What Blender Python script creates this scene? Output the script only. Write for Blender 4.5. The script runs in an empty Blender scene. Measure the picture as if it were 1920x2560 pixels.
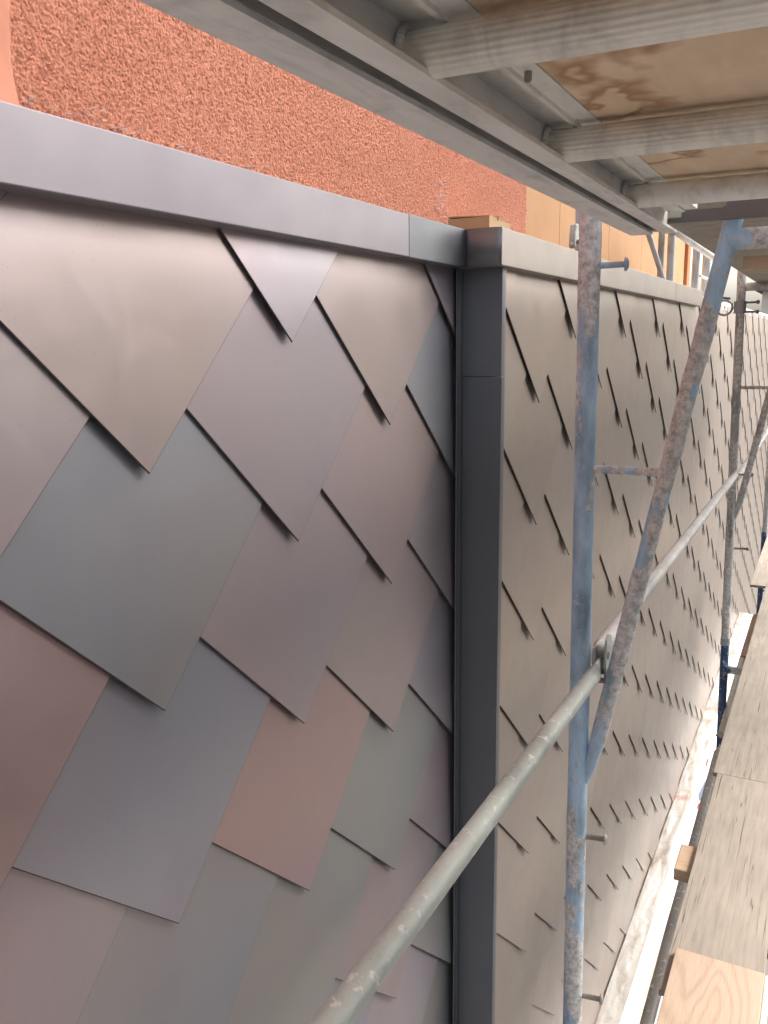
import bpy, bmesh, math, random
import numpy as np
from mathutils import Vector, Matrix, noise

scene = bpy.context.scene
R = math.radians
EYE = 7.55            # camera height above the street; everything is modelled relative to the eye and lifted at the end

# ------------------------------------------------------------------ camera
YAW, PITCH, ROLL, FPX = 1.0932, 0.1975, -0.0117, 2156.2
def cam_axes():
    cy, s = math.cos(YAW), math.sin(YAW)
    fwd = Vector((s*math.cos(PITCH), cy*math.cos(PITCH), -math.sin(PITCH)))
    right = Vector((cy, -s, 0)); up = right.cross(fwd)
    r2 = math.cos(ROLL)*right + math.sin(ROLL)*up
    u2 = -math.sin(ROLL)*right + math.cos(ROLL)*up
    return r2, u2, fwd
CA, CB, CC = cam_axes()
cam = bpy.data.cameras.new('camera'); camo = bpy.data.objects.new('camera', cam)
scene.collection.objects.link(camo); scene.camera = camo
m = Matrix((CA, CB, -CC)).transposed().to_4x4(); camo.matrix_world = m
cam.sensor_fit = 'VERTICAL'; cam.sensor_height = 24.0; cam.lens = 24.0*FPX/2560
cam.clip_start = 0.02; cam.clip_end = 2000
scene.render.resolution_x, scene.render.resolution_y = 768, 1024

# ------------------------------------------------------------------ world, sun, exposure
world = bpy.data.worlds.new('World'); scene.world = world; world.use_nodes = True
wn = world.node_tree; wn.nodes.clear()
sky = wn.nodes.new('ShaderNodeTexSky'); sky.sky_type = 'NISHITA'; sky.sun_disc = False
sdir = Vector((0.60, -0.62, 0.85)).normalized()      # towards the sun: out in the street, down the wall
sky.sun_elevation = math.asin(sdir.z); sky.sun_rotation = math.atan2(sdir.x, sdir.y)
sky.air_density = 1.0; sky.dust_density = 6.0; sky.ozone_density = 1.0
hs = wn.nodes.new('ShaderNodeHueSaturation'); hs.inputs['Saturation'].default_value = 0.5
bg = wn.nodes.new('ShaderNodeBackground'); bg.inputs['Strength'].default_value = 0.15
wo = wn.nodes.new('ShaderNodeOutputWorld')
wn.links.new(sky.outputs[0], hs.inputs['Color']); wn.links.new(hs.outputs[0], bg.inputs['Color']); wn.links.new(bg.outputs[0], wo.inputs[0])
sun = bpy.data.lights.new('sun', 'SUN'); sun.energy = 0.6; sun.angle = R(20); sun.color = (1, 0.95, 0.87)
suno = bpy.data.objects.new('sun', sun); scene.collection.objects.link(suno)
suno.rotation_euler = (-sdir).to_track_quat('-Z', 'Y').to_euler()
suno.location = (3, -6, 8)
scene.view_settings.view_transform = 'Standard'; scene.view_settings.look = 'None'
scene.view_settings.exposure = 1.62; scene.view_settings.gamma = 1.0
scene.render.engine = 'CYCLES'
scene.cycles.max_bounces = 7; scene.cycles.diffuse_bounces = 4; scene.cycles.glossy_bounces = 4

# ------------------------------------------------------------------ helpers
def ray(u, v): return CC + CA*((u-960)/FPX) - CB*((v-1280)/FPX)
def onY(u, v, y): r = ray(u, v); return r*(y/r.y)
def onX(u, v, x): r = ray(u, v); return r*(x/r.x)
def onZ(u, v, z): r = ray(u, v); return r*(z/r.z)
COL = scene.collection

def tag(o, label=None, cat=None, group=None, kind=None):
    if label: o['label'] = label
    if cat: o['category'] = cat
    if group: o['group'] = group
    if kind: o['kind'] = kind
    return o
def empty(name, loc, label, cat, group=None):
    o = bpy.data.objects.new(name, None); COL.objects.link(o); o.location = loc
    o.empty_display_size = 0.1
    return tag(o, label, cat, group)
def link(name, me, mat=None, parent=None, loc=None):
    o = bpy.data.objects.new(name, me); COL.objects.link(o)
    if mat is not None and len(me.materials) == 0: me.materials.append(mat)
    if parent is not None: o.parent = parent
    if loc is not None: o.location = loc
    return o

class MB:
    """collects shapes given in eye-relative coordinates; build() makes one mesh about `org`"""
    def __init__(s): s.v = []; s.f = []; s.sm = []; s.att = []
    def add(s, vs, fs, smooth=False, att=None):
        b = len(s.v); s.v += [tuple(v) for v in vs]; s.f += [tuple(b+i for i in f) for f in fs]
        s.sm += [smooth]*len(fs); s.att += (att if att else [0.0]*len(vs))
        return s
    def box(s, x0, x1, y0, y1, z0, z1):
        vs = [(x, y, z) for x in (x0, x1) for y in (y0, y1) for z in (z0, z1)]
        return s.add(vs, [(0,1,3,2),(4,6,7,5),(0,4,5,1),(2,3,7,6),(0,2,6,4),(1,5,7,3)])
    def loft(s, secs, closed=True, caps=True, smooth=True, att=None):
        n = len(secs[0]); vs = [p for q in secs for p in q]; fs = []
        for i in range(len(secs)-1):
            for j in range(n if closed else n-1):
                k = (j+1) % n
                fs.append((i*n+j, i*n+k, (i+1)*n+k, (i+1)*n+j))
        s.add(vs, fs, smooth, att)
        if caps and closed:
            s.add(secs[0], [tuple(range(n))[::-1]], False, att[:n] if att else None)
            s.add(secs[-1], [tuple(range(n))], False, att[-n:] if att else None)
        return s
    def tube(s, pts, r, seg=16, caps=True, hint=None, rough=None, step=None):
        """pts: points; r: radius, or list of radius / (a,b); rough: function(p, t)->(dr, mask)"""
        pts = [Vector(p) for p in pts]; n = len(pts)
        rr = r if isinstance(r, (list, tuple)) and len(r) == n else [r]*n
        rr = [(q, q) if not isinstance(q, (tuple, list)) else q for q in rr]
        if step:
            P, Q = [], []
            for i in range(n-1):
                k = max(1, int((pts[i+1]-pts[i]).length/step))
                for j in range(k):
                    t = j/k; P.append(pts[i].lerp(pts[i+1], t)); Q.append((rr[i][0]*(1-t)+rr[i+1][0]*t, rr[i][1]*(1-t)+rr[i+1][1]*t))
            P.append(pts[-1]); Q.append(rr[-1]); pts, rr = P, Q; n = len(pts)
        d0 = (pts[1]-pts[0]).normalized()
        a = Vector(hint) if hint else (Vector((0, 0, 1)) if abs(d0.z) < .9 else Vector((1, 0, 0)))
        secs = []; att = []
        for i in range(n):
            d = (pts[min(i+1, n-1)]-pts[max(i-1, 0)]).normalized()
            u = (a - d*a.dot(d)).normalized(); w = d.cross(u); a = u
            sec = []
            for j in range(seg):
                th = 2*math.pi*j/seg; c, sn = math.cos(th), math.sin(th)
                ra, rb = rr[i]; dr = 0; mk = 0.0
                if rough:
                    dr, mk = rough(pts[i]+(u*c+w*sn)*ra)
                sec.append(pts[i]+u*c*(ra+dr)+w*sn*(rb+dr)); att.append(mk)
            secs.append(sec)
        return s.loft(secs, True, caps, True, att)
    def bm(s, org=(0, 0, 0)):
        pass
    def build(s, name, mat, parent=None, org=None, bevel=0, seg=1):
        if org is None:
            org = Vector(parent_world(parent)) if parent is not None else Vector((0, 0, 0))
        org = Vector(org)
        me = bpy.data.meshes.new(name)
        me.from_pydata([Vector(v)-org for v in s.v], [], s.f)
        me.polygons.foreach_set('use_smooth', s.sm)
        if any(s.att):
            at = me.attributes.new('crust', 'FLOAT', 'POINT'); at.data.foreach_set('value', s.att)
        me.update()
        if bevel:
            b = bmesh.new(); b.from_mesh(me)
            bmesh.ops.bevel(b, geom=[e for e in b.edges if len(e.link_faces) == 2 and e.calc_face_angle(0) > .5], offset=bevel, segments=seg, profile=.5, affect='EDGES', clamp_overlap=True)
            b.to_mesh(me); b.free()
        o = link(name, me, mat, parent)
        if parent is None: o.location = org
        return o
def parent_world(p):
    l = Vector((0, 0, 0))
    while p is not None: l += p.location; p = p.parent
    return l

# ------------------------------------------------------------------ materials
class NT:
    def __init__(s, name):
        s.m = bpy.data.materials.new(name); s.m.use_nodes = True; s.t = s.m.node_tree
        s.b = s.t.nodes['Principled BSDF']; s.c = None
    def n(s, typ, **kw):
        q = s.t.nodes.new(typ)
        for k, v in kw.items():
            if hasattr(q, k) and k not in q.inputs: setattr(q, k, v)
            else: q.inputs[k].default_value = v
        return q
    def l(s, a, b): s.t.links.new(a, b)
    def coord(s, rnd=True, scale=(1, 1, 1)):
        tc = s.n('ShaderNodeTexCoord'); out = tc.outputs['Object']
        mp = s.n('ShaderNodeMapping'); mp.inputs['Scale'].default_value = scale; s.l(out, mp.inputs['Vector'])
        if rnd:
            oi = s.n('ShaderNodeObjectInfo'); mu = s.n('ShaderNodeMath', operation='MULTIPLY'); mu.inputs[1].default_value = 57.3
            s.l(oi.outputs['Random'], mu.inputs[0]); s.l(mu.outputs[0], mp.inputs['Location'])
        return mp.outputs[0]
    def noise(s, vec, scale, detail=4, rough=.55, dist=0):
        q = s.n('ShaderNodeTexNoise'); q.inputs['Scale'].default_value = scale; q.inputs['Detail'].default_value = detail
        q.inputs['Roughness'].default_value = rough; q.inputs['Distortion'].default_value = dist
        s.l(vec, q.inputs['Vector']); return q.outputs['Fac']
    def ramp(s, fac, stops, interp='LINEAR'):
        q = s.n('ShaderNodeValToRGB'); e = q.color_ramp.elements; q.color_ramp.interpolation = interp
        while len(e) < len(stops): e.new(.5)
        for i, (p, c) in enumerate(stops):
            e[i].position = p; e[i].color = (*c, 1) if len(c) == 3 else c
        s.l(fac, q.inputs[0]); return q.outputs[0]
    def mix(s, fac, a, b, blend='MIX'):
        q = s.n('ShaderNodeMix', data_type='RGBA', blend_type=blend)
        for i, x in ((0, fac), (6, a), (7, b)):
            if isinstance(x, (int, float)): q.inputs[i].default_value = x
            elif isinstance(x, tuple): q.inputs[i].default_value = (*x, 1)
            else: s.l(x, q.inputs[i])
        return q.outputs[2]
    def math(s, op, a, b=0.0, clamp=False):
        q = s.n('ShaderNodeMath', operation=op); q.use_clamp = clamp
        for i, x in ((0, a), (1, b)):
            if isinstance(x, (int, float)): q.inputs[i].default_value = x
            else: s.l(x, q.inputs[i])
        return q.outputs[0]
    def bump(s, h, strength=.3, dist=.01, prev=None):
        q = s.n('ShaderNodeBump'); q.inputs['Strength'].default_value = strength; q.inputs['Distance'].default_value = dist
        s.l(h, q.inputs['Height'])
        if prev is not None: s.l(prev, q.inputs['Normal'])
        return q.outputs[0]
    def out(s, color=None, rough=.6, metal=0.0, normal=None, spec=.5):
        for k, v in (('Base Color', color), ('Roughness', rough), ('Metallic', metal), ('Normal', normal), ('Specular IOR Level', spec)):
            if v is None: continue
            if isinstance(v, (int, float)): s.b.inputs[k].default_value = v
            elif isinstance(v, tuple): s.b.inputs[k].default_value = (*v, 1)
            else: s.l(v, s.b.inputs[k])
        return s.m
G3 = lambda x: (x, x, x)

def mat_tile(name, amount):
    t = NT(name); v = t.coord()
    oi = t.n('ShaderNodeObjectInfo')
    base = (.355, .298, .252)
    col = t.mix(.88, base, oi.outputs['Color'])
    # slow drift of the colour-shift coating across a tile
    drift = t.ramp(t.noise(v, 1.6, 1, .4), [(.30, (.31, .36, .35)), (.43, (.33, .335, .375)), (.56, (.385, .32, .325)), (.70, (.40, .335, .29))])
    col = t.mix(amount, col, drift)
    sm = t.ramp(t.noise(t.coord(scale=(9, 9, 1.6)), 2.2, 5, .65, .4), [(.42, G3(0)), (.75, G3(1))])
    col = t.mix(t.math('MULTIPLY', sm, .035), col, (.55, .53, .51))
    # water spots and dust
    vo = t.n('ShaderNodeTexVoronoi', feature='F1'); vo.inputs['Scale'].default_value = 85; t.l(v, vo.inputs['Vector'])
    cells = t.math('GREATER_THAN', t.noise(v, 34, 0), .585)
    spot = t.math('MULTIPLY', t.math('LESS_THAN', vo.outputs['Distance'], .10), cells)
    col = t.mix(t.math('MULTIPLY', spot, .3), col, (.16, .13, .12))
    fine = t.ramp(t.noise(v, 420, 2, .6), [(.70, G3(0)), (.76, G3(1))])
    col = t.mix(t.math('MULTIPLY', fine, .16), col, (.62, .6, .58))
    rough = t.ramp(t.noise(v, 6, 6, .7, .5), [(.25, G3(.31)), (.5, G3(.37)), (.75, G3(.46))])
    nb = t.bump(t.noise(v, 2.6, 1, .4), .22, .006)
    return t.out(col, rough, 0.68, nb)
M_TILE_A = mat_tile('coated_tile_metal', .30)
M_TILE_B = mat_tile('tile_metal_beige_sheen', .10)  # same tile metal; its even beige reflection at grazing view is coloured in
def mat_edge(name, col):
    t = NT(name); v = t.coord()
    return t.out(t.ramp(t.noise(v, 30, 4), [(.3, tuple(x*.6 for x in col)), (.7, col)]), .55, .3)
M_EDGE_A = mat_edge('shaded_sheet_edge', (.075, .066, .066))  # dark cut edge that also paints the contact shade between tiles
PAL = {'taupe': (.352, .300, .275), 'mauve': (.352, .310, .318), 'pink': (.405, .298, .290), 'grey': (.298, .318, .328), 'green': (.292, .326, .306), 'blue': (.285, .300, .335), 'olive': (.305, .308, .278), 'rose': (.385, .315, .300)}
TILE_COL = {(0, 1): 'taupe', (1, 0): 'mauve', (2, 1): 'taupe', (1, 2): 'mauve', (0, 3): 'grey', (-1, 2): 'rose', (-1, 0): 'mauve', (2, 3): 'rose', (1, 4): 'mauve', (3, 2): 'grey', (3, 0): 'mauve', (3, 4): 'mauve', (0, 5): 'blue', (-1, 4): 'pink', (1, 6): 'pink', (2, 5): 'rose', (2, 7): 'green', (-1, 6): 'mauve', (0, 7): 'grey', (1, 8): 'olive', (3, 6): 'blue', (3, 8): 'mauve', (2, 9): 'rose', (0, 9): 'mauve'}

def mat_metal(name, col, rough=.4, metal=.9, var=.12, nscale=3.0):
    t = NT(name); v = t.coord()
    c = t.mix(var, col, t.ramp(t.noise(v, nscale, 5, .6), [(.3, tuple(x*.6 for x in col)), (.7, tuple(min(1, x*1.35) for x in col))]))
    rg = t.ramp(t.noise(v, 9, 4), [(.25, G3(rough-.05)), (.75, G3(rough+.07))])
    return t.out(c, rg, metal, t.bump(t.noise(v, 3.5, 1), .15, .004))
M_COPING = mat_metal('coated_coping_metal', (.235, .218, .24), .42, .6)
M_COPING_B = mat_metal('coping_metal_beige_sheen', (.28, .243, .215), .40, .6)  # same coping metal, warm reflection on the projecting wall put into the colour
M_TRIM = mat_metal('trim_metal_darkened', (.175, .185, .20), .45, .8, .08)  # same coated metal, darkened for the dark reflections at the corner

def mat_alu(name='weathered_aluminium', tint=(.84, .83, .80)):
    t = NT(name); v = t.coord(); vs = t.coord(scale=(2, 9, 9))
    c = t.ramp(t.noise(vs, 3.5, 6, .62, .6), [(.28, tuple(x*.74 for x in tint)), (.5, tint), (.75, tuple(min(1, x*1.12) for x in tint))])
    d = t.ramp(t.noise(v, 11, 5, .65), [(.56, G3(0)), (.72, G3(1))])
    c = t.mix(t.math('MULTIPLY', d, .4), c, (.30, .285, .25))
    return t.out(c, .5, .12, t.bump(t.noise(v, 60, 3), .12, .002))
M_ALU = mat_alu()
M_ALU2 = mat_alu('dirty_rung_aluminium', (.83, .81, .74))
M_CHANNEL = mat_metal('dark_steel_channel', (.13, .13, .125), .55, .5)
M_PLATE = mat_metal('pale_zinc_plate', (.42, .43, .37), .5, .5)

def mat_stucco():
    t = NT('terracotta_stucco'); v = t.coord(False)
    c = t.ramp(t.noise(v, 2.2, 4), [(.3, (.63, .275, .18)), (.7, (.71, .325, .225))])
    c = t.mix(t.math('MULTIPLY', t.ramp(t.noise(v, 260, 2), [(.4, G3(1)), (.6, G3(0))]), .35), c, (.48, .15, .09))
    n1 = t.bump(t.noise(v, 230, 3, .6), .6, .004)
    return t.out(c, .9, 0, n1, .2)
M_STUCCO = mat_stucco()
def mat_plain(name, col, rough=.8, nscale=6, var=.3, bump=.1, bscale=80, metal=0.0):
    t = NT(name); v = t.coord()
    c = t.mix(var, col, t.ramp(t.noise(v, nscale, 5, .6), [(.3, tuple(x*.65 for x in col)), (.7, tuple(min(1, x*1.25) for x in col))]))
    return t.out(c, rough, metal, t.bump(t.noise(v, bscale, 3), bump, .003), .3)
M_SMOOTH = mat_plain('smooth_peach_render', (.62, .27, .18), .85, 8, .35, .3, 30)
M_ORANGE = mat_plain('orange_facade_board', (.44, .25, .125), .8, 3, .25, .1, 150)
M_BACK = mat_plain('grey_backing', (.12, .115, .11))
M_DARK = mat_plain('hole_shade', (.06, .055, .05))
M_WHITE = mat_plain('white_membrane', (.82, .82, .82), .7, 5, .12)
M_FLECK = mat_plain('white_plaster_fleck', (.85, .83, .80))
M_CONC = mat_plain('pale_concrete', (.38, .37, .35), .9, 4, .4)

def mat_paint(name, blue, crustcol=(.575, .595, .575)):
    t = NT(name); v = t.coord(); vs = t.coord(scale=(1, 1, .35))
    at = t.n('ShaderNodeAttribute'); at.attribute_name = 'crust'
    bl = t.ramp(t.noise(vs, 14, 6, .68), [(.28, tuple(x*.5 for x in blue)), (.47, blue), (.6, tuple(min(1, x*1.3) for x in blue)), (.72, (.40, .41, .41))])
    # chips and drips
    chip = t.ramp(t.noise(v, 75, 4, .65), [(.60, G3(0)), (.64, G3(1))])
    bl = t.mix(t.math('MULTIPLY', chip, .8), bl, (.52, .50, .46))
    cr = t.ramp(t.noise(v, 62, 6, .8), [(.30, tuple(x*.40 for x in crustcol)), (.48, crustcol), (.60, tuple(min(.8, x*1.4) for x in crustcol)), (.72, (.76, .73, .68))])
    ru = t.ramp(t.noise(v, 21, 4, .6), [(.62, G3(0)), (.74, G3(1))])
    cr = t.mix(t.math('MULTIPLY', ru, .10), cr, (.24, .17, .11))
    f = t.math('ADD', at.outputs['Fac'], t.math('MULTIPLY', t.math('SUBTRACT', t.noise(v, 40, 5, .7), .5), .75))
    fm = t.ramp(f, [(.42, G3(0)), (.56, G3(1))])
    c = t.mix(fm, bl, cr)
    rg = t.mix(fm, G3(.45), G3(.92))
    h = t.math('MULTIPLY', t.noise(v, 130, 5, .7), t.math('ADD', fm, .12))
    return t.out(c, rg, 0, t.bump(h, .75, .006), .4)
M_BLUE = mat_paint('chipped_blue_paint', (.36, .51, .645))
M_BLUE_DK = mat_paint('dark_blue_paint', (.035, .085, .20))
M_GREYFRAME = mat_paint('mortar_crusted_paint', (.32, .34, .35), (.545, .56, .535))

def mat_galv(name, tint, white=.6, dark=.3):
    t = NT(name); v = t.coord(); vs = t.coord(scale=(.5, 1, 1))
    c = t.ramp(t.noise(vs, 9, 6, .65, .3), [(.25, tuple(x*.6 for x in tint)), (.5, tint), (.75, tuple(min(1, x*1.25) for x in tint))])
    w = t.ramp(t.noise(v, 42, 5, .7, .4), [(.585, G3(0)), (.63, G3(1))])
    c = t.mix(t.math('MULTIPLY', w, white), c, (.68, .67, .62))
    k = t.ramp(t.noise(v, 27, 5, .7), [(.64, G3(0)), (.72, G3(1))])
    c = t.mix(t.math('MULTIPLY', k, dark), c, (.14, .12, .10))
    return t.out(c, .55, .15, t.bump(t.noise(v, 110, 4, .7), .35, .002), .5)
M_GALV = mat_galv('galvanised_tube', (.40, .44, .41), .8, .45)
M_GALV_W = mat_galv('splattered_tube', (.50, .50, .49), .9)
M_GALV_D = mat_galv('dirty_black_tube', (.20, .19, .17), .35, .8)
M_EDGE = mat_galv('blackened_mottled_tube', (.30, .29, .265), .75, .85)
M_PIN = mat_galv('pin_steel', (.36, .33, .29), .4, .5)
M_RUST = mat_plain('rusty_steel', (.30, .13, .05), .85, 60, .7, .4)
M_BGTUBE = mat_galv('pale_far_tube', (.46, .48, .52), .5)

def mat_ply(name, c0, c1, axis=(1, 14, 14), crack=0.0, stain=None, ringscale=6, rough=.75):
    t = NT(name); v = t.coord(True, axis); vp = t.coord(True)
    g = t.noise(v, ringscale, 5, .55, .15)
    c = t.ramp(g, [(.25, c0), (.55, c1), (.8, tuple(min(1, x*1.12) for x in c1))])
    b = t.ramp(t.noise(vp, 2.2, 4, .6), [(.3, G3(.82)), (.7, G3(1.1))]); c = t.mix(1.0, c, b, 'MULTIPLY')
    h = g
    if crack:
        cv = t.coord(True, (.30, 26, 26)); n = t.noise(cv, 2.6, 2, .5, .05)
        k = t.ramp(t.math('ABSOLUTE', t.math('SUBTRACT', n, .5)), [(0, G3(1)), (.010, G3(0))])
        gate = t.ramp(t.noise(t.coord(True, (1.6, 22, 22)), 2.2, 2), [(.46, G3(0)), (.52, G3(1))])
        kk = t.math('MULTIPLY', k, gate)
        c = t.mix(t.math('MULTIPLY', kk, crack), c, (.07, .05, .035))
        h = t.math('SUBTRACT', g, t.math('MULTIPLY', kk, 2.0))
        sp = t.ramp(t.noise(vp, 55, 3, .6), [(.7, G3(0)), (.74, G3(1))]); c = t.mix(t.math('MULTIPLY', sp, .5), c, (.12, .10, .08))
    if stain:
        n = t.noise(vp, 4.2, 4, .55, .2); edge = t.ramp(n, [(.55, G3(0)), (.60, G3(1)), (.622, G3(0)), (1, G3(0))])
        c = t.mix(t.math('MULTIPLY', edge, .75), c, stain)
        n2 = t.ramp(t.noise(vp, 1.3, 3, .5), [(.5, G3(0)), (.7, G3(1))]); c = t.mix(t.math('MULTIPLY', n2, .10), c, stain)
    return t.out(c, rough, 0, t.bump(h, .25, .002), .25)
M_PLYWARM = mat_ply('warm_plywood', (.76, .58, .39), (.84, .67, .48), (1.5, 6, 6), 0, (.33, .14, .06))
M_PLYGREY = mat_ply('weathered_grey_plywood', (.33, .29, .24), (.45, .41, .35), (10, 3, 3), .5)
M_PLANK = mat_ply('cracked_grey_plank', (.31, .27, .225), (.385, .34, .285), (1, 12, 12), 1.0)
def mat_freshply():
    t = NT('fresh_plywood_grain'); v = t.coord(False)
    mp = t.n('ShaderNodeMapping'); mp.inputs['Scale'].default_value = (1.1, 4.2, 1); mp.inputs['Location'].default_value = (.3, .2, 0); t.l(v, mp.inputs['Vector'])
    n = t.noise(mp.outputs[0], 1.5, 1.5, .4, .25)
    w = t.math('SINE', t.math('MULTIPLY', n, 95.0))
    w = t.math('ADD', t.math('MULTIPLY', w, .5), .5)
    c = t.ramp(w, [(0, (.47, .335, .24)), (.35, (.56, .42, .31)), (1, (.59, .455, .34))])
    fv = t.n('ShaderNodeMapping'); fv.inputs['Scale'].default_value = (3, 60, 60); t.l(v, fv.inputs['Vector'])
    c = t.mix(.4, c, t.ramp(t.noise(fv.outputs[0], 5, 4), [(.3, (.42, .30, .22)), (.7, (.64, .50, .38))]))
    kn = t.ramp(t.noise(v, 60, 3), [(.72, G3(0)), (.78, G3(1))]); c = t.mix(t.math('MULTIPLY', kn, .4), c, (.2, .13, .09))
    return t.out(c, .7, 0, t.bump(w, .06, .001), .3)
M_FRESH = mat_freshply()
M_TIMBER = mat_ply('timber_offcut', (.46, .32, .21), (.56, .41, .28), (8, 2, 8))
M_RUSTWOOD = mat_ply('brown_stained_timber', (.30, .20, .14), (.40, .29, .22), (1, 10, 10))
M_CARD = mat_plain('kraft_cardboard', (.52, .36, .21), .85, 12, .15, .05)
def mat_film():
    t = NT('dirty_plastic_film'); v = t.coord(False)
    c = t.ramp(t.noise(t.coord(False, (.5, 1.6, 1)), 6, 5, .55, .6), [(.33, (.24, .205, .16)), (.46, (.36, .34, .31)), (.62, (.43, .42, .40))])
    r = t.ramp(t.noise(v, 2.3, 3, .6), [(.63, G3(0)), (.70, G3(1))]); c = t.mix(t.math('MULTIPLY', r, .7), c, (.30, .15, .10))
    return t.out(c, .32, 0, t.bump(t.noise(v, 14, 3, .5, 1.5), .3, .01), .6)
M_FILM = mat_film()
def flat(name, col, rough=.6):
    t = NT(name); v = t.coord(); c = t.mix(.1, col, t.ramp(t.noise(v, 20, 3), [(.3, tuple(x*.7 for x in col)), (.7, col)]))
    return t.out(c, rough)
M_ASPH = mat_plain('asphalt', (.06, .058, .056), .9, 3, .4, .4, 120)
M_PAVE = mat_plain('paving', (.22, .21, .19), .85, 2, .3, .2)

# ------------------------------------------------------------------ setting: street
GZ = -EYE
def sheet(name, x0, x1, y0, y1, z, mat):
    b = MB(); b.add([(x0, y0, z), (x1, y0, z), (x1, y1, z), (x0, y1, z)], [(0, 1, 2, 3)])
    return tag(b.build(name, mat), kind='structure')
sheet('ground', -700, 900, -700, 700, GZ-.004, M_ASPH)
pv = MB().box(-30, 120, -4.2, 1.0, GZ-.05, GZ+.13); tag(pv.build('pavement', M_PAVE), kind='structure')

# ------------------------------------------------------------------ tiled walls
CW, CH = .4449, .2116          # half column / half row of the tile lattice
HW, HH = .350, .3302           # tile half width / half height
SL = .035                     # how far a tile leans back per metre of height
TH = .0034
def tile_bm(dark_bevel=True):
    b = bmesh.new()
    P = [(0, 0), (HW, HH), (0, 2*HH), (-HW, HH)]
    f = [b.verts.new((x, SL*z, z)) for x, z in P]; k = [b.verts.new((x, SL*z+TH, z)) for x, z in P]
    b.faces.new(f); b.faces.new(k[::-1])
    for i in range(4):
        j = (i+1) % 4; b.faces.new((f[j], f[i], k[i], k[j]))
    bmesh.ops.recalc_face_normals(b, faces=b.faces)
    ed = [e for e in b.edges if e.verts[0].co.y < SL*e.verts[0].co.z+TH*.5 and e.verts[1].co.y < SL*e.verts[1].co.z+TH*.5]
    bmesh.ops.bevel(b, geom=ed, offset=.0016, segments=2, profile=.5, affect='EDGES')
    nf = Vector((0, -1, SL)).normalized()
    for f_ in b.faces:
        f_.normal_update(); d = f_.normal.dot(nf)
        f_.material_index = 1 if (d < .6 or (dark_bevel and d < .995)) else 0
    return b
def clip(b, planes):
    for co, no in planes:
        bmesh.ops.bisect_plane(b, geom=b.verts[:]+b.edges[:]+b.faces[:], plane_co=co, plane_no=no, clear_outer=True)
        be = [e for e in b.edges if e.is_boundary]
        if be: bmesh.ops.holes_fill(b, edges=be, sides=0)
    return b
full_tile = {}
def get_full(mat):
    if mat.name not in full_tile:
        b = tile_bm(mat is M_TILE_A); me = bpy.data.meshes.new('tile'); b.to_mesh(me); b.free(); me.materials.append(mat); me.materials.append(M_EDGE_A); full_tile[mat.name] = me
    return full_tile[mat.name]
rng = random.Random(5)
def tile_wall(parent, X0, Z0, par, Yw, xmin, xmax, ztop, zbot, mat, limit=300, skip=()):
    """all the tiles of one wall; zbot is a function of x"""
    pw = parent_world(parent); spots = []
    c0 = int((xmin-X0)/CW)-2; c1 = int((xmax-X0)/CW)+2
    for c in range(c0, c1+1):
        for r in range(-6, 40):
            if (c+r) % 2 != par or (c, r) in skip: continue
            x, z = X0+c*CW, Z0-r*CH
            if x-HW > xmax-.01 or x+HW < xmin+.01 or z > ztop-.005 or z+2*HH < zbot(x)+.25: continue
            spots.append((x, z, c, r))
    spots.sort(key=lambda p: p[0]*p[0]+p[1]*p[1]*.5)
    rest = bmesh.new()
    for i, (x, z, c, r) in enumerate(spots):
        pl = []
        if x-HW < xmin: pl.append(((xmin-x, 0, 0), (-1, 0, 0)))
        if x+HW > xmax: pl.append(((xmax-x, 0, 0), (1, 0, 0)))
        if z+2*HH > ztop: pl.append(((0, 0, ztop-z), (0, 0, 1)))
        if z < zbot(x): pl.append(((0, 0, zbot(x)-z), (0, 0, -1)))
        if i < limit:
            if pl:
                b = clip(tile_bm(mat is M_TILE_A), pl)
                if not b.faces: b.free(); continue
                me = bpy.data.meshes.new('tile'); b.to_mesh(me); b.free(); me.materials.append(mat); me.materials.append(M_EDGE_A)
            else: me = get_full(mat)
            o = link('tile', me, mat, parent, Vector((x, Yw, z))-pw)
            even = mat is M_TILE_B
            pc = PAL[TILE_COL.get((c, r), rng.choice(list(PAL)))] if not even else PAL[rng.choice(['taupe', 'rose', 'mauve', 'grey'])]
            if even: pc = tuple(.16*a_+.84*b_ for a_, b_ in zip(pc, (.375, .312, .262)))  # pulls the tile colour towards the wall's beige reflection
            if not even:
                mu_ = sum(pc)/3; pc = tuple((mu_+(q-mu_)*1.08)*w_ for q, w_ in zip(pc, (1.02, 1.03, 1.13)))
            k_ = rng.uniform(.93, 1.07); o.color = (*[q*k_*(1.04 if even else 1.22) for q in pc], 1)
            o.rotation_euler = (R(rng.uniform(-.12, .05)), 0, R(rng.uniform(-.10, .10)))
        else:
            b = clip(tile_bm(mat is M_TILE_A), pl)
            me = bpy.data.meshes.new('tmp'); b.to_mesh(me); b.free(); me.transform(Matrix.Translation(Vector((x, Yw, z))-pw))
            rest.from_mesh(me); bpy.data.meshes.remove(me)
    if len(rest.faces):
        me = bpy.data.meshes.new('far_tiles'); rest.to_mesh(me)
        fo = tag(link('far_tiles', me, mat, parent), kind='stuff'); fo.color = (.37, .31, .265, 1); me.materials.append(M_EDGE_A)
    rest.free()

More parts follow.
